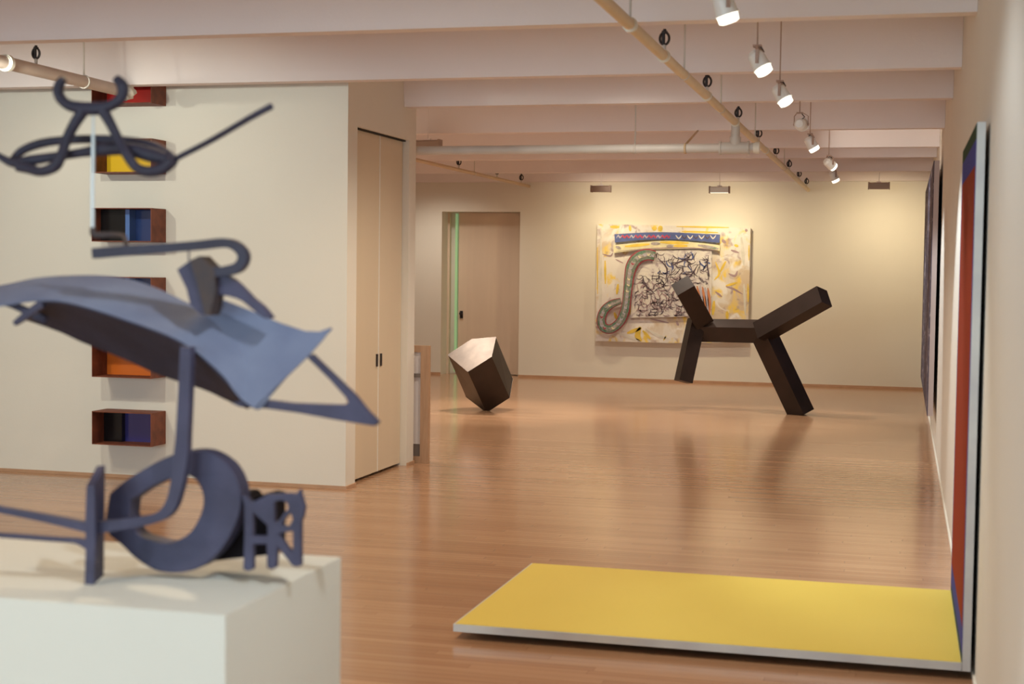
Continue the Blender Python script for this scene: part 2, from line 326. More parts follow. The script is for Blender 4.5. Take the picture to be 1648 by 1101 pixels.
# ------------------------------------------------------------------ lamps
def spotlight(loc, aim, label, grp, energy, ang=75, fam='row'):
    x, y, z = loc
    t = thing('spotlight', label, 'spotlight', loc, grp)
    d = (Vector(aim) - Vector(loc)).normalized(); P = Vector(loc)
    top = P + Vector((-.012, 0, .085))
    bm = bmesh.new(); cyl(bm, top, (top.x, top.y, ZS - .001), .004, n=8); cyl(bm, (top.x, top.y, ZS - .02), (top.x, top.y, ZS - .001), .025, n=14); link('stem', bm, M['yoke'], t)
    side = d.cross(Vector((0, 0, 1))).normalized()
    bm = bmesh.new()
    for s in (-1, 1):
        q = P + side * .052 * s
        sweep(bm, [q - Vector((0, 0, .012)), q + Vector((0, 0, .06)), top + side * .02 * s], .017, .004, ref=side)
    box(bm, top.x - .022, top.x + .022, top.y - .022, top.y + .022, top.z - .006, top.z + .004)
    for s in (-1, 1): cyl(bm, P + side * .046 * s, P + side * .058 * s, .007, n=10)
    link('yoke', bm, M['yoke'], t)
    bm = bmesh.new(); cyl(bm, P - d * .065, P - d * .045, .028, .042, n=28); cyl(bm, P - d * .045, P + d * .03, .042, .048, n=28); cyl(bm, P + d * .03, P + d * .036, .052, .052, n=28)
    link('housing', bm, M['white'], t, smooth=True)
    bm = bmesh.new(); cyl(bm, P + d * .036, P + d * .066, .046, .043, n=28); cyl(bm, P + d * .066, P + d * .072, .043, .030, n=28)
    link('lamp_glass', bm, M['lens'], t, smooth=True, label='glowing cream lamp glass')
    bm = bmesh.new(); sweep(bm, [top + Vector((.01, .0, 0)), top + Vector((.035, .01, -.03)), P - d * .05 + Vector((.03, 0, .045)), P - d * .05 + Vector((0, 0, .02))], .007, .007, n=8); link('cord', bm, M['black'], t)
    if energy:
        l = bpy.data.lights.new('lamp_light', 'SPOT'); lamp_set(l, fam, energy); l.spot_size = R(ang); l.spot_blend = .6; l.shadow_soft_size = .035
        lo = bpy.data.objects.new('lamp_light', l); COL.objects.link(lo); lo.parent = t; lo.location = d * .085; lo.rotation_euler = d.to_track_quat('-Z', 'Y').to_euler()
    return t
def unseen_spot(loc, aim, fam, energy, ang):  # spot light without a fixture
    l = bpy.data.lights.new('lamp_light', 'SPOT'); lamp_set(l, fam, energy); l.spot_size = R(ang); l.spot_blend = .6; l.shadow_soft_size = .035
    lo = bpy.data.objects.new('lamp_light', l); COL.objects.link(lo); lo.location = loc; lo.rotation_euler = (Vector(aim) - Vector(loc)).to_track_quat('-Z', 'Y').to_euler()
ZL = 2.70
spots = [((-.75, 6.25, ZL), (.1, 6.6, 0), 'topmost white spotlight, cut by the upper edge of the photo', 45, 75),
         ((-.757, 7.86, 2.69), (.25, 7.7, .9), 'large white spotlight hanging above, nearest of the row seen whole', 95, 75),
         ((-.757, 9.32, 2.69), (.25, 9.1, 1.0), 'white spotlight with lit lamp, second fully seen from the camera', 95, 75),
         ((-.763, 11.2, 2.69), (-.05, 15.37, 2.80), 'white spotlight with its lamp turned away, third fully seen', 5, 38),
         ((-.79, 12.9, 2.69), (.2, 13.2, 1.0), 'white spotlight just beyond the turned-away one, lamp glowing', 90, 75),
         ((-.75, 15.3, 2.69), (.3, 16.2, 1.9), 'small white spotlight second from the far end of the row', 60, 75),
         ((-.80, 17.3, 2.69), (.1, 17.8, .8), 'smallest white spotlight at the far end of the row', 90, 75)]
for a in spots: spotlight(a[0], a[1], a[2], 'white spotlights hanging near the right wall', a[3], a[4])
unseen_spot((-.75, 4.7, ZL), (.31, 5.2, .3), 'row', 24, 120)  # added spot, fixture unseen, brightens the near right wall
unseen_spot((-.35, 2.2, ZL), (-1.4, 3.0, .6), 'row', 70, 75); unseen_spot((-.9, 2.6, ZL), (.31, 2.3, .9), 'row', 150, 80)  # added unseen spots: one on the pedestal, one bounced off the wall
# other lamps of the same gallery lighting, beyond the edges of the view
for x, y, ax_, ay_, az_, e in ((-5.2, 7.5, -4.9, 9.93, 1.3, 95), (-6.1, 7.4, -6.0, 9.93, 1.3, 95)):
    unseen_spot((x, y, 2.74), (ax_, ay_, az_), 'boxes', e, 100)
def washer(x, y, z, label, lit=True, w=.26, energy=0, mat_='fixt'):
    t = thing('wall_washer', label, 'wall washer lamp', (x, y, z), 'box-shaped wall washer lamps')
    bm = bmesh.new(); 
    prof = [(y - .05, z - .035), (y - .05, z + .03), (y - .02, z + .045), (y + .05, z + .045), (y + .05, z + .02)]
    A = [bm.verts.new((x - w / 2, a, b)) for a, b in prof]; B = [bm.verts.new((x + w / 2, a, b)) for a, b in prof]
    for i in range(5): bm.faces.new((A[i], A[(i + 1) % 5], B[(i + 1) % 5], B[i]))
    bm.faces.new(A); bm.faces.new(B[::-1]); link('housing', bm, M[mat_], t)
    for s in (-1, 1): link('end_plate', mbox(x + s * w / 2 - .008, x + s * w / 2 + .008, y - .055, y + .055, z - .045, z + .05), M['fixt'], t)
    bm = bmesh.new(); cyl(bm, (x, y, z + .045), (x, y, ZS - .001), .004, n=10); box(bm, x - .03, x + .03, y - .02, y + .02, z + .045, z + .06); link('mount', bm, M['ceil'], t)
    bm = bmesh.new(); box(bm, x - w / 2 + .012, x + w / 2 - .012, y - .046, y + .02, z - .043, z - .028); link('lamp_glass', bm, M['washl'] if lit else M['fixt'], t)
    if energy:
        l = bpy.data.lights.new('washer_light', 'AREA'); l.shape = 'RECTANGLE'; l.size = w * .85; l.size_y = .06; lamp_set(l, 'wash', energy); l.spread = R(150)
        lo = bpy.data.objects.new('washer_light', l); COL.objects.link(lo); lo.parent = t; lo.location = (0, .045, -.06)
        lo.rotation_euler = Vector((0, .55, -.75)).to_track_quat('-Z', 'Y').to_euler()
washer(-4.04, 20.0, 2.70, 'brown box-shaped wall washer above the left end of the painting', False, energy=26)
washer(-2.42, 20.0, 2.685, 'white-lit box-shaped wall washer above the right end of the painting', True, energy=30, mat_='white')
washer(-.345, 20.0, 2.735, 'brown box-shaped wall washer near the right far corner', False, energy=24)
washer(-4.33, 13.25, 2.74, 'tan box-shaped lamp tucked above the white pipe beside the pier', False, w=.24)
# ------------------------------------------------------------------ wall boxes (stack of six)
BX0, BX1, BYF = -5.745, -5.262, 9.71
cfg = [(2.755, 'p_red', None, 'top rust-brown open wall box with a red back, cut by the beam'),
       (2.257, 'p_yel', None, 'rust-brown open wall box with a yellow back, second from the top'),
       (1.757, 'p_blue', 'black', 'rust-brown open wall box with a blue back and dark painted reflection, third from the top'),
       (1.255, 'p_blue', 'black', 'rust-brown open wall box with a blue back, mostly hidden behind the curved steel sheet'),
       (.765, 'p_ora', None, 'rust-brown open wall box with an orange back, second from the bottom'),
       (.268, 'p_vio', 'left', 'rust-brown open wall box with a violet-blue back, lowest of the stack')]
BW = .006
for z0, cm, mode, lab in cfg:
    z1 = z0 + .245
    t = thing('wall_box', lab, 'wall box', ((BX0 + BX1) / 2, LY0, z0), 'rust-brown boxes stacked up the left wall')
    bm = bmesh.new(); y0, y1 = BYF, LY0 - .001
    box(bm, BX0, BX1, y0, y1, z0, z0 + BW); box(bm, BX0, BX1, y0, y1, z1 - BW, z1); box(bm, BX0, BX0 + BW, y0, y1, z0 + BW, z1 - BW); box(bm, BX1 - BW, BX1, y0, y1, z0 + BW, z1 - BW)
    link('shell', bm, M['rust'], t)
    xi0, xi1 = BX0 + BW, BX1 - BW
    link('back_panel', mbox(xi0, xi1, y1 - .012, y1 - .003, z0 + BW, z1 - BW), M[cm], t, label={'p_red': 'red', 'p_yel': 'yellow', 'p_blue': 'dark blue', 'p_ora': 'orange', 'p_vio': 'violet-blue'}[cm] + ' back panel')
    if mode == 'black':  # dark strip painted in for the reflection of the inner side
        link('reflection_panel', mbox(xi0, xi0 + .20, y1 - .10, y1 - .013, z0 + BW, z1 - BW), M['p_refl'], t, label='black strip for the dark reflection')
        link('fin', mbox(xi0 + .201, xi0 + .235, y1 - .10, y1 - .013, z0 + BW, z1 - BW), M['p_blue2'], t, label='light blue fin')
    if mode == 'left':  # narrower strip for the same dark reflection
        link('reflection_panel', mbox(xi0, xi0 + .15, y1 - .06, y1 - .013, z0 + BW, z1 - BW), M['p_refl'], t, label='black strip for the dark reflection')
# ------------------------------------------------------------------ pedestal and the welded steel sculpture
PX1, PY0, PY1, PZ = -1.294, 2.69, 3.32, .90
o = link('pedestal', mbox(-2.55, PX1, PY0, PY1, 0, PZ), M['ped'], bevel=.004)
tag(o, 'large white block pedestal under the welded steel sculpture', 'pedestal')
S = thing('steel_sculpture', 'tall welded blue-grey steel sculpture on the white pedestal', 'sculpture', (-1.55, 3.0, PZ))
def W(Y): return lambda x, y: at(x, y, 'Y', Y)
def q(x, y, Y): return at(x, y, 'Y', Y)
K = 1 / 734.0
def tube(name, pts, m, n=0, parent=S, k=5, bevel=.0015, label=None, depth=None):
    """pts: (px, py, Y, width in px)"""
    sp = spline(pts, k) if k > 1 else pts
    bm = bmesh.new(); ws = [a[3] * K * (a[2] / 3.0) for a in sp]
    sweep(bm, [q(a[0], a[1], a[2]) for a in sp], ws, ws if depth is None else depth, n=n)
    return link(name, bm, m, parent, smooth=bool(n) or k > 1, bevel=0, label=label)
YS = 2.97
# ring
outer = spline([(176, 795), (200, 775), (240, 750), (275, 733), (304, 726), (334, 728), (363, 745), (380, 769), (387, 797), (384, 829), (368, 866), (346, 895), (321, 914), (291, 922), (262, 921), (241, 914), (216, 897), (193, 875), (176, 861), (169, 842)], 4)
inner = spline([(210, 806), (236, 788), (264, 774), (290, 767), (305, 766), (319, 778), (327, 800), (324, 824), (309, 853), (290, 868), (270, 875), (246, 870), (225, 863), (213, 850), (208, 829)], 4)
bm = plate_bm([outer, inner], W(YS), .05); link('ring', bm, M['steel'], S, bevel=.003)
# dark drum piece behind the ring
dk = [(350, 800), (385, 795), (392, 796), (398, 803), (404, 807), (412, 800), (424, 797), (436, 800), (436, 893), (400, 897), (345, 903), (325, 903), (330, 860)]
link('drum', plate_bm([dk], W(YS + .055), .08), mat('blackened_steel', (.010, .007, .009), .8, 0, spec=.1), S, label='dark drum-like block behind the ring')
# letter-like frame to the right
o1 = [(388, 797), (394, 798), (405, 809), (424, 800), (430, 796), (468, 796), (476, 796), (482, 787), (486, 803), (490, 817), (488, 830), (484, 840), (484, 911), (477, 913), (470, 911), (446, 880), (444, 914), (437, 917), (429, 914), (429, 876), (407, 876), (407, 916), (400, 920), (391, 917), (393, 860), (393, 815)]
h1 = [(407, 825), (430, 846), (430, 863), (407, 863)]
h2 = [(441, 808), (452, 805), (462, 810), (464, 818), (455, 828), (447, 840), (441, 840)]
h3 = [(453, 845), (458, 835), (467, 825), (471, 836), (464, 849)]
h4 = [(448, 859), (471, 855), (471, 889), (463, 882)]
link('letter_frame', plate_bm([o1, h1, h2, h3, h4], W(YS + .0), .015), M['steel'], S, bevel=.002, label='small openwork frame like joined letters')
# upright plate at left
p_near = [(139, 783), (152, 781), (153, 860), (151, 962), (145, 966), (136, 963), (138, 880), (137, 840)]
pn = [q(x, y, 2.86) for x, y in p_near]; 
bm = bmesh.new(); A = [bm.verts.new(v) for v in pn]
B = [bm.verts.new(q(x, y, 2.96)) for x, y in [(156, 750), (169, 749), (168, 850), (167, 915), (163, 917), (158, 915), (157, 870), (156, 830)]]
bm.faces.new(A); bm.faces.new(B[::-1])
for i in range(len(A)): bm.faces.new((A[i], A[(i + 1) % len(A)], B[(i + 1) % len(A)], B[i]))
for v in bm.verts: v.co.z = PZ if v.co.z < PZ + .02 else v.co.z
link('upright_plate', bm, M['steel'], S, bevel=.002)
tube('side_rod', [(-60, 808, 2.84, 12), (12, 822, 2.85, 11), (80, 835, 2.86, 13), (145, 849, 2.87, 16)], M['steel'])
tube('side_rod', [(-60, 858, 2.84, 8), (12, 862, 2.85, 8), (80, 867, 2.86, 8), (122, 870, 2.87, 9), (144, 876, 2.87, 16)], M['steel'])
# bent stem
tube('stem', [(148, 850, 2.89, 20), (200, 843, 2.90, 17), (250, 834, 2.91, 15), (274, 818, 2.92, 19), (286, 785, 2.925, 21), (293, 740, 2.93, 24), (296, 700, 2.93, 22), (299, 640, 2.93, 21), (301, 590, 2.93, 20), (302, 558, 2.93, 18)], M['steel'], k=6, depth=.022)
# curved sheets: upper light sheet and shade-coloured underside meeting in a ridge
top_e = spline([(-40, 466), (12, 457), (60, 447), (120, 443), (170, 444), (215, 451), (262, 468), (300, 486), (330, 497), (352, 482), (400, 500), (450, 521), (490, 533), (513, 534), (533, 527)], 5)
rid_e = spline([(-40, 494), (12, 488), (50, 482), (90, 483), (130, 491), (170, 503), (205, 515), (240, 527), (275, 541), (305, 558), (335, 582), (362, 608), (384, 638), (410, 657), (420, 650)], 5)
def strip(name, e0, Y0, e1, Y1, m, th, n=8, bow=0, label=None):
    bm = bmesh.new(); rows = []
    for a, b in zip(e0, e1):
        pa, pb = q(a[0], a[1], Y0), q(b[0], b[1], Y1); rows.append([bm.verts.new(pa.lerp(pb, j / n) + Vector((0, bow * math.sin(PI * j / n), 0))) for j in range(n + 1)])
    for i in range(len(rows) - 1):
        for j in range(n): bm.faces.new((rows[i][j], rows[i + 1][j], rows[i + 1][j + 1], rows[i][j + 1]))
    bmesh.ops.recalc_face_normals(bm, faces=bm.faces)
    bmesh.ops.solidify(bm, geom=bm.faces[:], thickness=th)
    return link(name, bm, m, S, smooth=True, label=label)
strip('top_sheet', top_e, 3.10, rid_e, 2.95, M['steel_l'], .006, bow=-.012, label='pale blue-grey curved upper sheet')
# right blade of the sheet
bl = [(330, 500), (352, 480), (400, 499), (450, 520), (490, 533), (513, 534), (533, 527), (520, 546), (496, 573), (409, 657), (384, 638), (362, 608)]
bm = plate_bm([bl], lambda x, y: at(x, y, 'Y', 2.945 + max(0, (657 - y)) * .0006), .006); link('blade', bm, M['steel_l'], S, label='pale pointed right-hand blade of the sheet')
rid2 = spline([(52, 497), (70, 484), (100, 484), (130, 491), (170, 503), (205, 515), (240, 527), (275, 541), (305, 558), (335, 582), (362, 608), (384, 634), (400, 652)], 5)
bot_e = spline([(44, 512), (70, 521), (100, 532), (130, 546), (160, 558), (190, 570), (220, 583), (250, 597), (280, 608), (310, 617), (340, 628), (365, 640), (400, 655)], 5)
strip('under_sheet', rid2, 2.952, bot_e, 3.17, M['steel_shade'], .006, bow=.01, label='underside sheet with shade in its colour')
tube('tail_fork', [(-30, 478, 3.02, 10), (12, 488, 3.02, 10), (40, 499, 3.02, 11), (75, 515, 3.02, 12)], M['steel'], k=3, label='crossed dark tail pieces')
tube('tail_fork', [(24, 521, 2.96, 8), (45, 506, 2.96, 12), (70, 488, 2.96, 13)], M['steel'], k=3)
# triangular frame at right
tri_o = [(494, 576), (500, 570), (540, 608), (570, 637), (590, 662), (608, 680), (602, 686), (570, 681), (540, 676), (480, 665), (430, 658), (385, 655), (370, 648), (412, 642), (470, 649), (520, 651), (553, 652), (560, 648), (556, 640), (530, 611)]
link('pointed_frame', plate_bm([tri_o], W(2.965), .022), M['steel'], S, bevel=.002, label='triangular pointed outrigger')
# folded bracket above the sheet
b1 = [(285, 434), (306, 419), (315, 450), (330, 507), (322, 506), (306, 490), (300, 465)]
b2 = [(306, 419), (321, 412), (345, 436), (346, 470), (337, 508), (330, 507), (315, 450)]
link('folded_bracket', plate_bm([b1], W(2.955), .02), M['steel'], S, label='grey face of the folded bracket')
link('folded_bracket', plate_bm([b2], W(2.948), .05), M['steel_b'], S, label='rusty brown face of the folded bracket')
b3 = spline([(334, 428), (350, 436), (372, 448), (388, 462), (405, 480), (420, 492), (432, 506), (436, 512), (424, 512), (404, 497), (388, 484), (368, 477), (345, 474)], 2)
link('strut', plate_bm([b3], W(2.965), .025), M['steel'], S, bevel=.002)
# hooked bar
tube('hooked_bar', [(152, 408, 2.93, 17), (200, 404, 2.93, 16), (260, 400, 2.94, 15), (320, 395, 2.95, 15), (362, 391, 2.96, 15), (382, 397, 2.96, 15), (393, 412, 2.96, 16), (386, 429, 2.96, 16), (366, 436, 2.96, 16), (345, 438, 2.96, 15)], M['steel_t'], k=6, depth=.022)
tube('thin_rod', [(304, 398, 2.95, 3), (304, 420, 2.95, 3)], M['steel'], n=8, k=1)
tube('elbow_rod', [(203, 402, 2.93, 9), (202, 386, 2.93, 8), (196, 379, 2.93, 8), (175, 378, 2.93, 10), (152, 378, 2.93, 11), (149, 366, 2.93, 9)], M['steel_b'], k=3, n=10)
tube('pale_rod', [(149, 372, 2.93, 6), (149, 300, 2.93, 6), (150, 235, 2.93, 6), (150, 182, 2.93, 3)], mat('galvanised_rod', (.62, .67, .70), .4, .3), n=10, k=1, label='pale grey thin vertical rod')
# horned top
YT = 2.93
KT = K; K = K * 1.12
tube('horns', [(103, 126, YT, 11), (96, 136, YT, 15), (94, 149, YT, 16), (101, 162, YT, 16), (116, 171, YT, 17), (150, 175, YT, 20), (178, 170, YT, 16), (194, 158, YT, 16), (198, 146, YT, 17), (196, 136, YT, 17), (187, 126, YT, 13)], M['steel_t'], n=12, label='pair of upturned horns')
tube('front_leg', [(134, 178, YT, 18), (118, 203, YT, 16), (106, 228, YT, 15), (99, 250, YT - .01, 15), (88, 268, YT - .01, 17), (66, 276, YT - .01, 15), (45, 271, YT, 16), (28, 268, YT, 15)], M['steel_t'], n=12)
tube('front_leg', [(166, 178, YT, 18), (180, 203, YT, 15), (192, 228, YT, 15), (206, 252, YT - .01, 15), (220, 270, YT - .01, 15), (240, 276, YT - .01, 16), (262, 271, YT, 18), (278, 258, YT, 18)], M['steel_t'], n=12)
tube('arched_bar', [(18, 262, 2.99, 12), (34, 244, 2.99, 13), (62, 232, 2.99, 14), (100, 226, 2.99, 13), (150, 224, 2.99, 13), (200, 227, 2.99, 14), (240, 236, 2.985, 18), (266, 248, 2.97, 18), (280, 259, 2.95, 14)], M['steel_t'], n=12)
tube('cross_bar', [(-10, 246, 2.95, 8), (20, 262, 2.95, 14), (50, 258, 2.95, 16), (90, 252, 2.95, 14), (130, 246, 2.95, 14), (170, 240, 2.95, 20), (205, 240, 2.95, 20), (245, 250, 2.95, 22), (280, 260, 2.95, 14)], M['steel_t'], n=12)
tube('pointing_arm', [(270, 266, 2.95, 12), (282, 256, 2.95, 9), (340, 226, 2.93, 9), (400, 191, 2.91, 9.5), (437, 171, 2.90, 10)], M['steel_t'], n=10, k=3)
K = KT
# ------------------------------------------------------------------ tilted dark pentagonal block
nrm = Vector((.19, .45, -.455))
def onplane(px, py, c):
    a_, b_ = at(px, py, 'Y', 10), at(px, py, 'Y', 20); d_ = b_ - a_; return a_ + d_ * ((c - a_).dot(nrm) / d_.dot(nrm))
E0 = at(753, 598, 'Y', 15.50); E1 = E0 + nrm
bm = bmesh.new()
tp = [onplane(*p, E0) for p in ((720.7, 571), (759, 546), (798, 542.5), (791, 574))] + [E0]
bp2 = [onplane(749.5, 638, E1), None, onplane(825, 609, E1), onplane(820, 640, E1), onplane(783, 664, E1)]
bp2[1] = tp[1] + ((bp2[0] - tp[0]) + (bp2[2] - tp[2])) / 2
T = [bm.verts.new(v) for v in tp]; Bv = [bm.verts.new(v) for v in bp2]
f = bm.faces.new(T); f.material_index = 1; bm.faces.new(Bv[::-1])  # top face has the overhead light put into its colour
for i in range(5): bm.faces.new((T[i], T[(i + 1) % 5], Bv[(i + 1) % 5], Bv[i]))
zmin = min(v.co.z for v in bm.verts)
bmesh.ops.translate(bm, verts=bm.verts, vec=(0, 0, -zmin - .02))
g = bmesh.ops.bisect_plane(bm, geom=bm.verts[:] + bm.edges[:] + bm.faces[:], plane_co=(0, 0, 0), plane_no=(0, 0, -1), clear_outer=True)
bmesh.ops.holes_fill(bm, edges=[e for e in bm.edges if e.is_boundary])
o = link('faceted_block', bm, [M['bronze'], M['bronze_lit']], bevel=.004)
tag(o, 'dark five-sided metal block balanced on one corner on the floor', 'sculpture')
# ------------------------------------------------------------------ figure of square bars
FG = thing('bar_figure', 'dark bronze figure of five square bars balanced on one leg', 'sculpture', (-1.1, 16.9, 0))
def bar(name, a, b, s, roll, m='bronze', clip=False, mats=None):
    a, b = Vector(a), Vector(b); t = (b - a).normalized(); u = t.cross(Vector((0, 1, 0))).normalized(); v = t.cross(u)
    c, sn = math.cos(R(roll)), math.sin(R(roll)); e1 = u * c + v * sn; e2 = -u * sn + v * c
    bm = bmesh.new(); h = s / 2; rg = []
    for p in (a, b): rg.append([bm.verts.new(p + e1 * i * h + e2 * j * h) for i, j in ((-1, -1), (1, -1), (1, 1), (-1, 1))])
    for k in range(4): bm.faces.new((rg[0][k], rg[0][(k + 1) % 4], rg[1][(k + 1) % 4], rg[1][k]))
    bm.faces.new(rg[0][::-1]); bm.faces.new(rg[1])
    if clip:
        bmesh.ops.bisect_plane(bm, geom=bm.verts[:] + bm.edges[:] + bm.faces[:], plane_co=(0, 0, 0), plane_no=(0, 0, -1), clear_outer=True)
        bmesh.ops.holes_fill(bm, edges=[e for e in bm.edges if e.is_boundary])
    return link(name, bm, M[m], FG, bevel=.004)
def c7(x, y, Y): return at(1060 + x / 4.077, 420 + y / 4.077, 'Y', Y)
bar('torso', c7(262, 455, 16.95), c7(665, 462, 16.9), .195, 27)
bar('leg', c7(250, 385, 16.9), c7(162, 793, 16.75), .165, 62)
bar('leg', c7(665, 425, 16.9), c7(940, 1010, 16.9), .215, 32, clip=True)
bar('arm', c7(285, 390, 16.9), c7(158, 160, 16.5), .215, 12)
bar('arm', c7(668, 470, 16.8), c7(1088, 232, 16.5), .205, 62)
# ------------------------------------------------------------------ two-part painting in an L on floor and wall
LP = thing('l_shaped_painting', 'L-shaped painting of a yellow floor panel and a red wall panel', 'artwork', (-.7, 6.7, .03))
PYn, PYf, PT, PBt = 6.05, 7.44, .068, .034
bm = mbox(-1.84, .258, PYn, PYf, PBt, PT - .002); link('floor_panel', bm, M['edge'], LP, bevel=.002, label='aluminium-edged floor panel')
link('yellow_field', mbox(-1.832, .256, PYn + .008, PYf - .008, PT - .002, PT), M['yellow'], LP, label='flat yellow painted field')
for x in (-1.7, -.8, .1):
    for y in (PYn + .14, PYf - .2): link('foot', mbox(x, x + .05, y, y + .05, 0, PBt), M['dark'], LP)
VX0, VX1, VZ = .258, .292, 2.19
link('wall_panel', mbox(VX0 + .002, VX1, PYn, PYf + .03, PBt, VZ), M['edge'], LP, bevel=.002, label='tall panel standing against the wall')
bm = bmesh.new(); ya, yb = PYn + .004, PYf + .026; a, b = VX0, VX0 + .002
box(bm, a, b, ya, yb, VZ - .065, VZ - .004, 2); box(bm, a, b, ya, yb, VZ - .165, VZ - .065, 1)
box(bm, a, b, ya, ya + .025, .165, VZ - .165, 1); box(bm, a, b, yb - .04, yb, .165, VZ - .165, 1); box(bm, a, b, ya + .025, yb - .04, .20, VZ - .165, 0)
box(bm, a, b, ya + .025, yb - .04, .165, .20, 1); box(bm, a, b, ya, yb, .10, .165, 1); box(bm, a, b, ya, yb, PT, .10, 2)
link('red_field', bm, [M['red'], M['blue'], M['green']], LP, label='red field with blue borders and green ends')
# ------------------------------------------------------------------ far canvas on the right wall
def mottled(name, cols, scale, detail=8, dist=0, rough=.6, stretch=(1, 1, 1)):
    m = bpy.data.materials.new(name); m.use_nodes = True; nt = m.node_tree; L = nt.links.new; b = nt.nodes['Principled BSDF']; b.inputs['Roughness'].default_value = rough
    tc = nt.nodes.new('ShaderNodeTexCoord'); mp = nt.nodes.new('ShaderNodeMapping'); mp.inputs['Scale'].default_value = stretch; L(tc.outputs['Object'], mp.inputs['Vector'])
    n = nt.nodes.new('ShaderNodeTexNoise'); n.inputs['Scale'].default_value = scale; n.inputs['Detail'].default_value = detail; n.inputs['Distortion'].default_value = dist; n.inputs['Roughness'].default_value = .65
    L(mp.outputs[0], n.inputs['Vector']); r = nt.nodes.new('ShaderNodeValToRGB'); e = r.color_ramp.elements
    while len(e) < len(cols): e.new(.5)
    for i, (p, c) in enumerate(cols): e[i].position = p; e[i].color = (*c, 1)
    L(n.outputs['Fac'], r.inputs[0]); L(r.outputs[0], b.inputs['Base Color'])
    return m
FC = thing('dark_canvas', 'long dark mottled violet-grey canvas far along the right wall', 'painting', (.28, 16.3, .33))
link('canvas', mbox(.230, .236, 13.7, 19.0, .33, 2.60), mottled('violet_mottle', [(.34, (.03, .022, .035)), (.46, (.10, .08, .12)), (.54, (.05, .035, .055)), (.64, (.38, .33, .36))], 9, dist=.6, rough=.85, stretch=(1, .22, 1)), FC)
link('stretcher', mbox(.236, .280, 13.7, 19.0, .33, 2.60), mat('stretcher_edge', (.52, .42, .40), .6), FC)
# ------------------------------------------------------------------ large abstract painting on the back wall
def bp_(x, y): return at(930 + x / 4.787, 340 + y / 4.787, 'Y', 21.0)
AP = thing('abstract_painting', 'large white, yellow and violet relief painting on the back wall', 'painting', (-3.2, 21.05, .6))
def blotch():
    m = bpy.data.materials.new('splashed_paint'); m.use_nodes = True; nt = m.node_tree; L = nt.links.new; b = nt.nodes['Principled BSDF']; b.inputs['Roughness'].default_value = .6
    tc = nt.nodes.new('ShaderNodeTexCoord'); base = None
    def layer(scale, lo, hi, col, prev, off, st=(1, 1, 1)):
        mp = nt.nodes.new('ShaderNodeMapping'); mp.inputs['Location'].default_value = (off, off * .7, off * 1.3); mp.inputs['Scale'].default_value = st; L(tc.outputs['Object'], mp.inputs['Vector'])
        n = nt.nodes.new('ShaderNodeTexNoise'); n.inputs['Scale'].default_value = scale; n.inputs['Detail'].default_value = 7; n.inputs['Distortion'].default_value = .8; L(mp.outputs[0], n.inputs['Vector'])
        r = nt.nodes.new('ShaderNodeMapRange'); r.inputs[1].default_value = lo; r.inputs[2].default_value = hi; L(n.outputs['Fac'], r.inputs[0])
        mx = nt.nodes.new('ShaderNodeMix'); mx.data_type = 'RGBA'; L(r.outputs[0], mx.inputs[0]); mx.inputs[7].default_value = (*col, 1)
        if prev is None: mx.inputs[6].default_value = (.78, .75, .73, 1)
        else: L(prev.outputs[2], mx.inputs[6])
        return mx
    a = layer(2.2, .50, .62, (.66, .55, .43), None, 3.1)
    a = layer(4.5, .56, .66, (.86, .64, .12), a, 7.7, (1.2, 1, .7))
    a = layer(6, .58, .72, (.36, .26, .30), a, 1.9)
    a = layer(5, .57, .68, (.86, .84, .84), a, 12.3)
    L(a.outputs[2], b.inputs['Base Color']); return m
def rect(p, q_, d0, d1):
    a, b = bp_(*p), bp_(*q_); return mbox(min(a.x, b.x), max(a.x, b.x), d0, d1, min(a.z, b.z), max(a.z, b.z))
link('backing_canvas', plate_bm([[(150, 100), (700, 108), (1330, 130), (1322, 500), (1308, 1010), (700, 1015), (135, 1000), (140, 500)]], bp_, .095), blotch(), AP)
def at_front(bm, y):
    dy = y - min(v.co.y for v in bm.verts); bmesh.ops.translate(bm, verts=bm.verts, vec=(0, dy, 0)); return bm
def paint(nm, col): return mat(nm, col, .6, var=tuple(c * .82 for c in col), scale=9)
MW = paint('flat_white', (.78, .76, .72)); MK = paint('ink_black', (.10, .07, .10)); MB = paint('banner_blue', (.09, .13, .36)); MR = paint('crimson', (.38, .05, .08)); MY = paint('cadmium', (.85, .62, .10)); MP = paint('mauve', (.42, .30, .34)); MG = None; MC = paint('cream', (.80, .76, .52)); MO = paint('burnt_orange', (.62, .24, .11)); MGY = paint('olive_grey', (.34, .31, .26)); ML = paint('lilac', (.50, .48, .62))
MG = mottled('green_grey_mottle', [(.32, (.05, .15, .09)), (.46, (.22, .22, .20)), (.56, (.07, .20, .13)), (.68, (.40, .36, .46))], 9)
MGY = mottled('grey_mottle', [(.35, (.30, .27, .24)), (.5, (.45, .40, .44)), (.6, (.12, .22, .16)), (.7, (.62, .50, .40))], 11)
MW2 = mottled('scumbled_white', [(.36, (.30, .24, .30)), (.45, (.62, .58, .60)), (.58, (.76, .74, .71)), (.72, (.60, .50, .46))], 5, dist=2.0)
def stroke(bm, pts, w, y, mi, th=.003, k=3):
    """one flat brush stroke lying on the panel"""
    sp = spline(pts, k); ps = [bp_(a, b) for a, b in sp]; N = len(ps)
    for p in ps: p.y = y
    ws = [max(.25, math.sin(PI * (i + .6) / (N + .2))) * w / 4.787 / 113 for i in range(N)]
    sweep(bm, ps, ws, th, mi=mi)
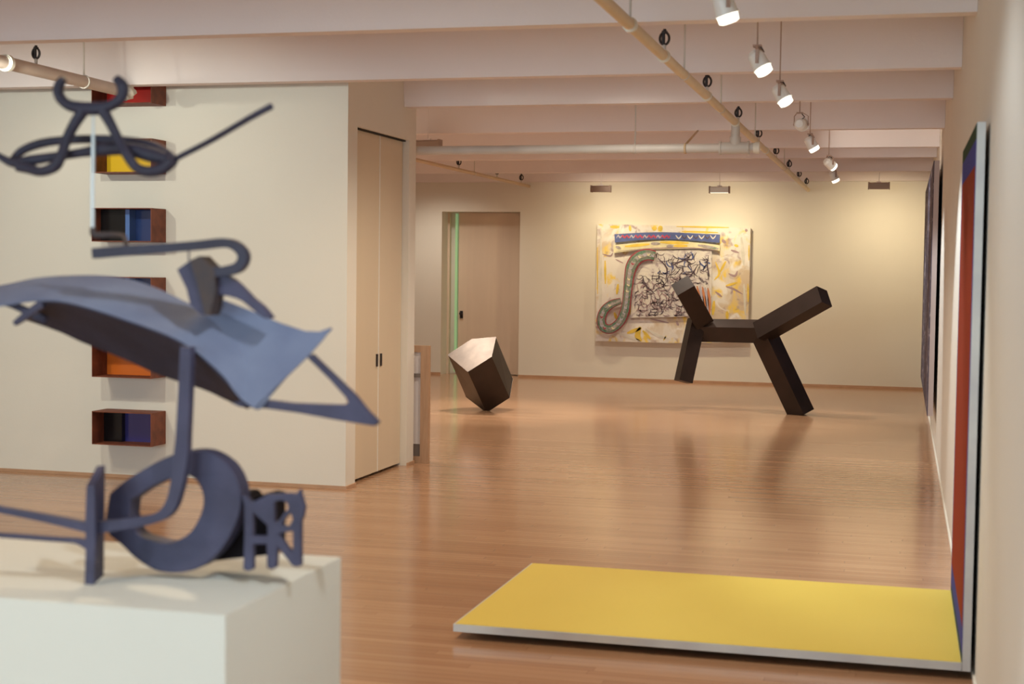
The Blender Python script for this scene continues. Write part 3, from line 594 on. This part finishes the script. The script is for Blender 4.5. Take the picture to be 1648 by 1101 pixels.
# yellow and violet patches painted on the canvas border
bm = bmesh.new(); rr = random.Random(3)
for pts, w, mi in (([(250, 120), (320, 122)], 26, 0), ([(590, 115), (590, 150)], 40, 0), ([(640, 112), (630, 155)], 40, 0), ([(760, 118), (1165, 126)], 14, 0), ([(800, 155), (1080, 165)], 16, 0), ([(400, 110), (405, 155)], 22, 0), ([(1060, 390), (1090, 480), (1050, 530)], 18, 0), ([(1140, 385), (1095, 470)], 20, 0), ([(1050, 690), (1040, 800)], 26, 0), ([(1140, 575), (1230, 550)], 20, 0), ([(1150, 770), (1150, 830)], 26, 0), ([(1205, 260), (1235, 270)], 22, 0), ([(210, 380), (212, 560)], 18, 0), ([(150, 280), (152, 640)], 10, 0), ([(480, 890), (460, 960), (490, 1000)], 46, 0), ([(380, 940), (490, 900)], 30, 0), ([(500, 920), (560, 985)], 24, 0), ([(1310, 560), (1312, 700)], 14, 0), ([(1318, 260), (1318, 380)], 10, 0), ([(680, 960), (660, 995)], 12, 0), ([(310, 560), (300, 640)], 22, 0), ([(280, 780), (310, 850)], 26, 0),
                    ([(190, 330), (250, 345), (270, 320)], 14, 1), ([(1110, 220), (1140, 245)], 26, 1), ([(1290, 140), (1305, 155)], 22, 1), ([(1160, 480), (1210, 500), (1230, 460)], 20, 1), ([(1140, 580), (1200, 600), (1270, 640)], 16, 1), ([(1060, 620), (1110, 660)], 16, 1), ([(1180, 300), (1240, 320)], 18, 1), ([(760, 850), (775, 880)], 20, 1), ([(560, 830), (700, 860)], 12, 1), ([(290, 370), (350, 400)], 10, 1),
                    ([(300, 940), (400, 970), (480, 1000)], 26, 2), ([(520, 900), (620, 960), (700, 980)], 24, 2), ([(1260, 200), (1280, 420)], 26, 2), ([(1280, 560), (1290, 800)], 18, 2), ([(180, 130), (175, 600), (170, 960)], 22, 2)):
    stroke(bm, pts, w, 20.998, mi)
link('painted_border', bm, [MY, MP, MW], AP, label='yellow and mauve patches')
# inner white panel with dark marks
bm = at_front(plate_bm([[(440, 300), (1035, 295), (1030, 820), (870, 805), (820, 812), (410, 820), (425, 560)]], bp_, .03), 20.955)
for f in bm.faces: f.material_index = 0
def marks(bm, n, x0, x1, y0, y1, mi, w, ln, rr):
    for _ in range(n):
        x, y = rr.uniform(x0, x1), rr.uniform(y0, y1); a = rr.uniform(0, PI); pts = [(x, y)]
        for _ in range(3):
            a += rr.uniform(-.9, .9); x = min(x1, max(x0, x + ln * math.cos(a))); y = min(y1, max(y0, y + ln * math.sin(a))); pts.append((x, y))
        if len(set(pts)) == 4: stroke(bm, pts, w * rr.uniform(.6, 1.3), 20.952, mi, k=2)
marks(bm, 75, 610, 1010, 312, 560, 1, 6, 24, rr); marks(bm, 110, 445, 850, 480, 800, 1, 5.5, 20, rr); marks(bm, 90, 450, 840, 500, 805, 2, 9, 22, rr); marks(bm, 14, 620, 1020, 310, 480, 3, 10, 26, rr)
for pts in ([(620, 360), (690, 440), (680, 540)], [(720, 420), (820, 380), (900, 370)], [(800, 530), (870, 500), (930, 410)], [(1010, 340), (1000, 420), (1020, 510)], [(505, 500), (520, 560), (600, 640)]): stroke(bm, pts, 12, 20.951, 1)
for dx in range(6): stroke(bm, [(900 + dx * 21, 570 + dx * 4), (925 + dx * 18, 680), (960 + dx * 12, 800)], 24, 20.9505, 4 if dx % 2 else 5)
link('inner_panel', bm, [MW2, MK, MP, MB, MO, ML], AP, label='white inner panel crossed by dark brush marks')
# arched banner: blue band over a cream and yellow band
bb = spline([(288, 178), (500, 166), (700, 163), (900, 172), (1096, 180)], 4) + spline([(1096, 245), (900, 228), (700, 218), (500, 222), (292, 242)], 4)
bm = at_front(plate_bm([bb], bp_, .04), 20.935)
for f in bm.faces: f.material_index = 0
for i in range(12):
    x = 305 + i * 34; stroke(bm, [(x, 208), (x + 12, 186), (x + 26, 206), (x + 38, 188)], 11, 20.932, 1 if i % 3 else 2, k=2)
for i in range(7):
    x = 760 + i * 44; stroke(bm, [(x, 185), (x + 22, 212), (x + 44, 186)], 11, 20.932, 3 if i % 2 else 4, k=2)
link('blue_banner', bm, [MB, paint('rose_red', (.55, .06, .12)), ML, MK, MW], AP, label='blue band with red and black squiggles')
cb = spline([(280, 262), (500, 240), (700, 228), (900, 240), (1100, 262)], 4) + spline([(1098, 308), (1030, 292), (900, 290), (700, 292), (500, 298), (285, 322)], 4)
bm = at_front(plate_bm([cb], bp_, .04), 20.925)
for f in bm.faces: f.material_index = 0
for pts, mi in (([(370, 272), (560, 255)], 1), ([(640, 240), (860, 246)], 1), ([(745, 268), (850, 268)], 1), ([(300, 272), (340, 290)], 2), ([(570, 250), (640, 252)], 2), ([(690, 270), (740, 270)], 2), ([(930, 262), (1090, 290)], 2), ([(300, 310), (600, 286), (900, 284), (1090, 302)], 3)): stroke(bm, pts, 24 if mi < 3 else 8, 20.923, mi)
link('cream_banner', bm, [MC, MY, MGY, MP], AP, label='cream and yellow band under the blue one')
# looping snake shape
so = [(600, 345, 70), (540, 335, 80), (470, 360, 84), (425, 420, 84), (405, 500, 70), (395, 590, 64), (385, 680, 60), (372, 760, 66), (335, 850, 66), (265, 905, 66), (205, 890, 66), (190, 830, 66), (215, 760, 62), (270, 715, 58), (340, 690, 44)]
bm = bmesh.new(); sp = spline(so, 4)
def snake(width, y, mi, th=.02):
    ps = [bp_(a, b) for a, b, c in sp]
    for p in ps: p.y = y
    sweep(bm, ps, [c * width / 4.787 / 113 for a, b, c in sp], th, mi=mi)
snake(1.12, 20.915, 0); snake(.90, 20.903, 1, .012); snake(.40, 20.896, 2, .008)
for i in range(26):
    a, b, c = sp[min(len(sp) - 1, 1 + i * 2)]; stroke(bm, [(a - 10, b - 8), (a + rr.uniform(-6, 6), b + 6), (a + 12, b + rr.uniform(-8, 8))], 11, 20.890, rr.choice([0, 1, 3, 4]), k=2)
link('looping_band', bm, [MR, MG, MGY, MC, ML], AP, label='green and crimson looping band')
# ------------------------------------------------------------------ framed board leaning behind the pier
LB = thing('leaning_board', 'low wood-framed white board leaning behind the closet pier', 'board', (-4.1, 11.53, 0))
bm = bmesh.new(); box(bm, -3.80, -3.73, 11.50, 11.55, 0, .96); box(bm, -4.55, -4.48, 11.50, 11.55, 0, .96); box(bm, -4.48, -3.80, 11.50, 11.55, .905, .96); box(bm, -4.48, -3.80, 11.50, 11.55, .0, .05)
link('frame', bm, M['frame_w'], LB, bevel=.003)
link('board', mbox(-4.48, -3.80, 11.515, 11.535, .15, .905), M['canv'], LB, label='white board')
link('lower_panel', mbox(-4.48, -3.80, 11.52, 11.54, .05, .15), M['grey'], LB, label='grey lower panel')
link('mid_clip', mbox(-3.86, -3.80, 11.50, 11.515, .70, .73), M['grey'], LB)
# ------------------------------------------------------------------ daylight and added ambient lamps without fixtures
def area(name, loc, aim, sx, sy, e, col, spread=180):
    l = bpy.data.lights.new(name, 'AREA'); l.shape = 'RECTANGLE'; l.size = sx; l.size_y = sy; lamp_set(l, 'win', e); l.spread = R(spread)
    o = bpy.data.objects.new(name, l); COL.objects.link(o); o.location = loc; o.rotation_euler = (Vector(aim) - Vector(loc)).to_track_quat('-Z', 'Y').to_euler(); return o
area('window_daylight', (-4.4, YF - .02, 1.75), (-4.4, 5, 1.5), 6.2, 1.9, 330, (.80, .90, 1))
def unseen_lamp(x, y, e, col=(1, .76, .50), ang=140, aim=(0, 0, -1)):  # fixtureless ceiling spot, added as fill and over the sculptures
    l = bpy.data.lights.new('unseen_ceiling_lamp', 'SPOT'); lamp_set(l, 'room' if y < 10 else 'back', e); l.spot_size = R(ang); l.spot_blend = .8; l.shadow_soft_size = .12
    o = bpy.data.objects.new('unseen_ceiling_lamp', l); COL.objects.link(o); o.location = (x, y, 3.15); o.rotation_euler = Vector(aim).to_track_quat('-Z', 'Y').to_euler()
for x, y, e in ((-3, 1.2, 130), (-6.5, 2.8, 120), (-2.3, 5.0, 165), (-6.5, 6.6, 120), (-2.6, 8.6, 120), (-2.0, 10.4, 74), (-5.9, 12.2, 85), (-2.4, 14.4, 95), (-5.9, 14.5, 40), (-6.35, 16.05, 70), (-3.2, 17.75, 80), (-6.6, 19.9, 42)):
    unseen_lamp(x, y, e)
unseen_lamp(-4.45, 15.95, 150, ang=62); unseen_lamp(-1.6, 16.15, 110, ang=75); unseen_spot((-.76, 13.7, 2.70), (.0, 15.37, 2.86), 'back', 17, 62); unseen_spot((-3.6, 19.4, 2.78), (-3.4, 20.93, 2.93), 'back', 6, 110)  # last two are unseen spots added to light the beam faces
w = bpy.data.worlds.new('world'); SC.world = w; w.use_nodes = True
w.node_tree.nodes['Background'].inputs[0].default_value = (.75, .85, 1, 1); w.node_tree.nodes['Background'].inputs[1].default_value = .8
SC.view_settings.view_transform = 'Standard'; SC.view_settings.look = 'None'; SC.view_settings.gamma = 1; SC.view_settings.exposure = 0; SC.view_settings.use_curve_mapping = False
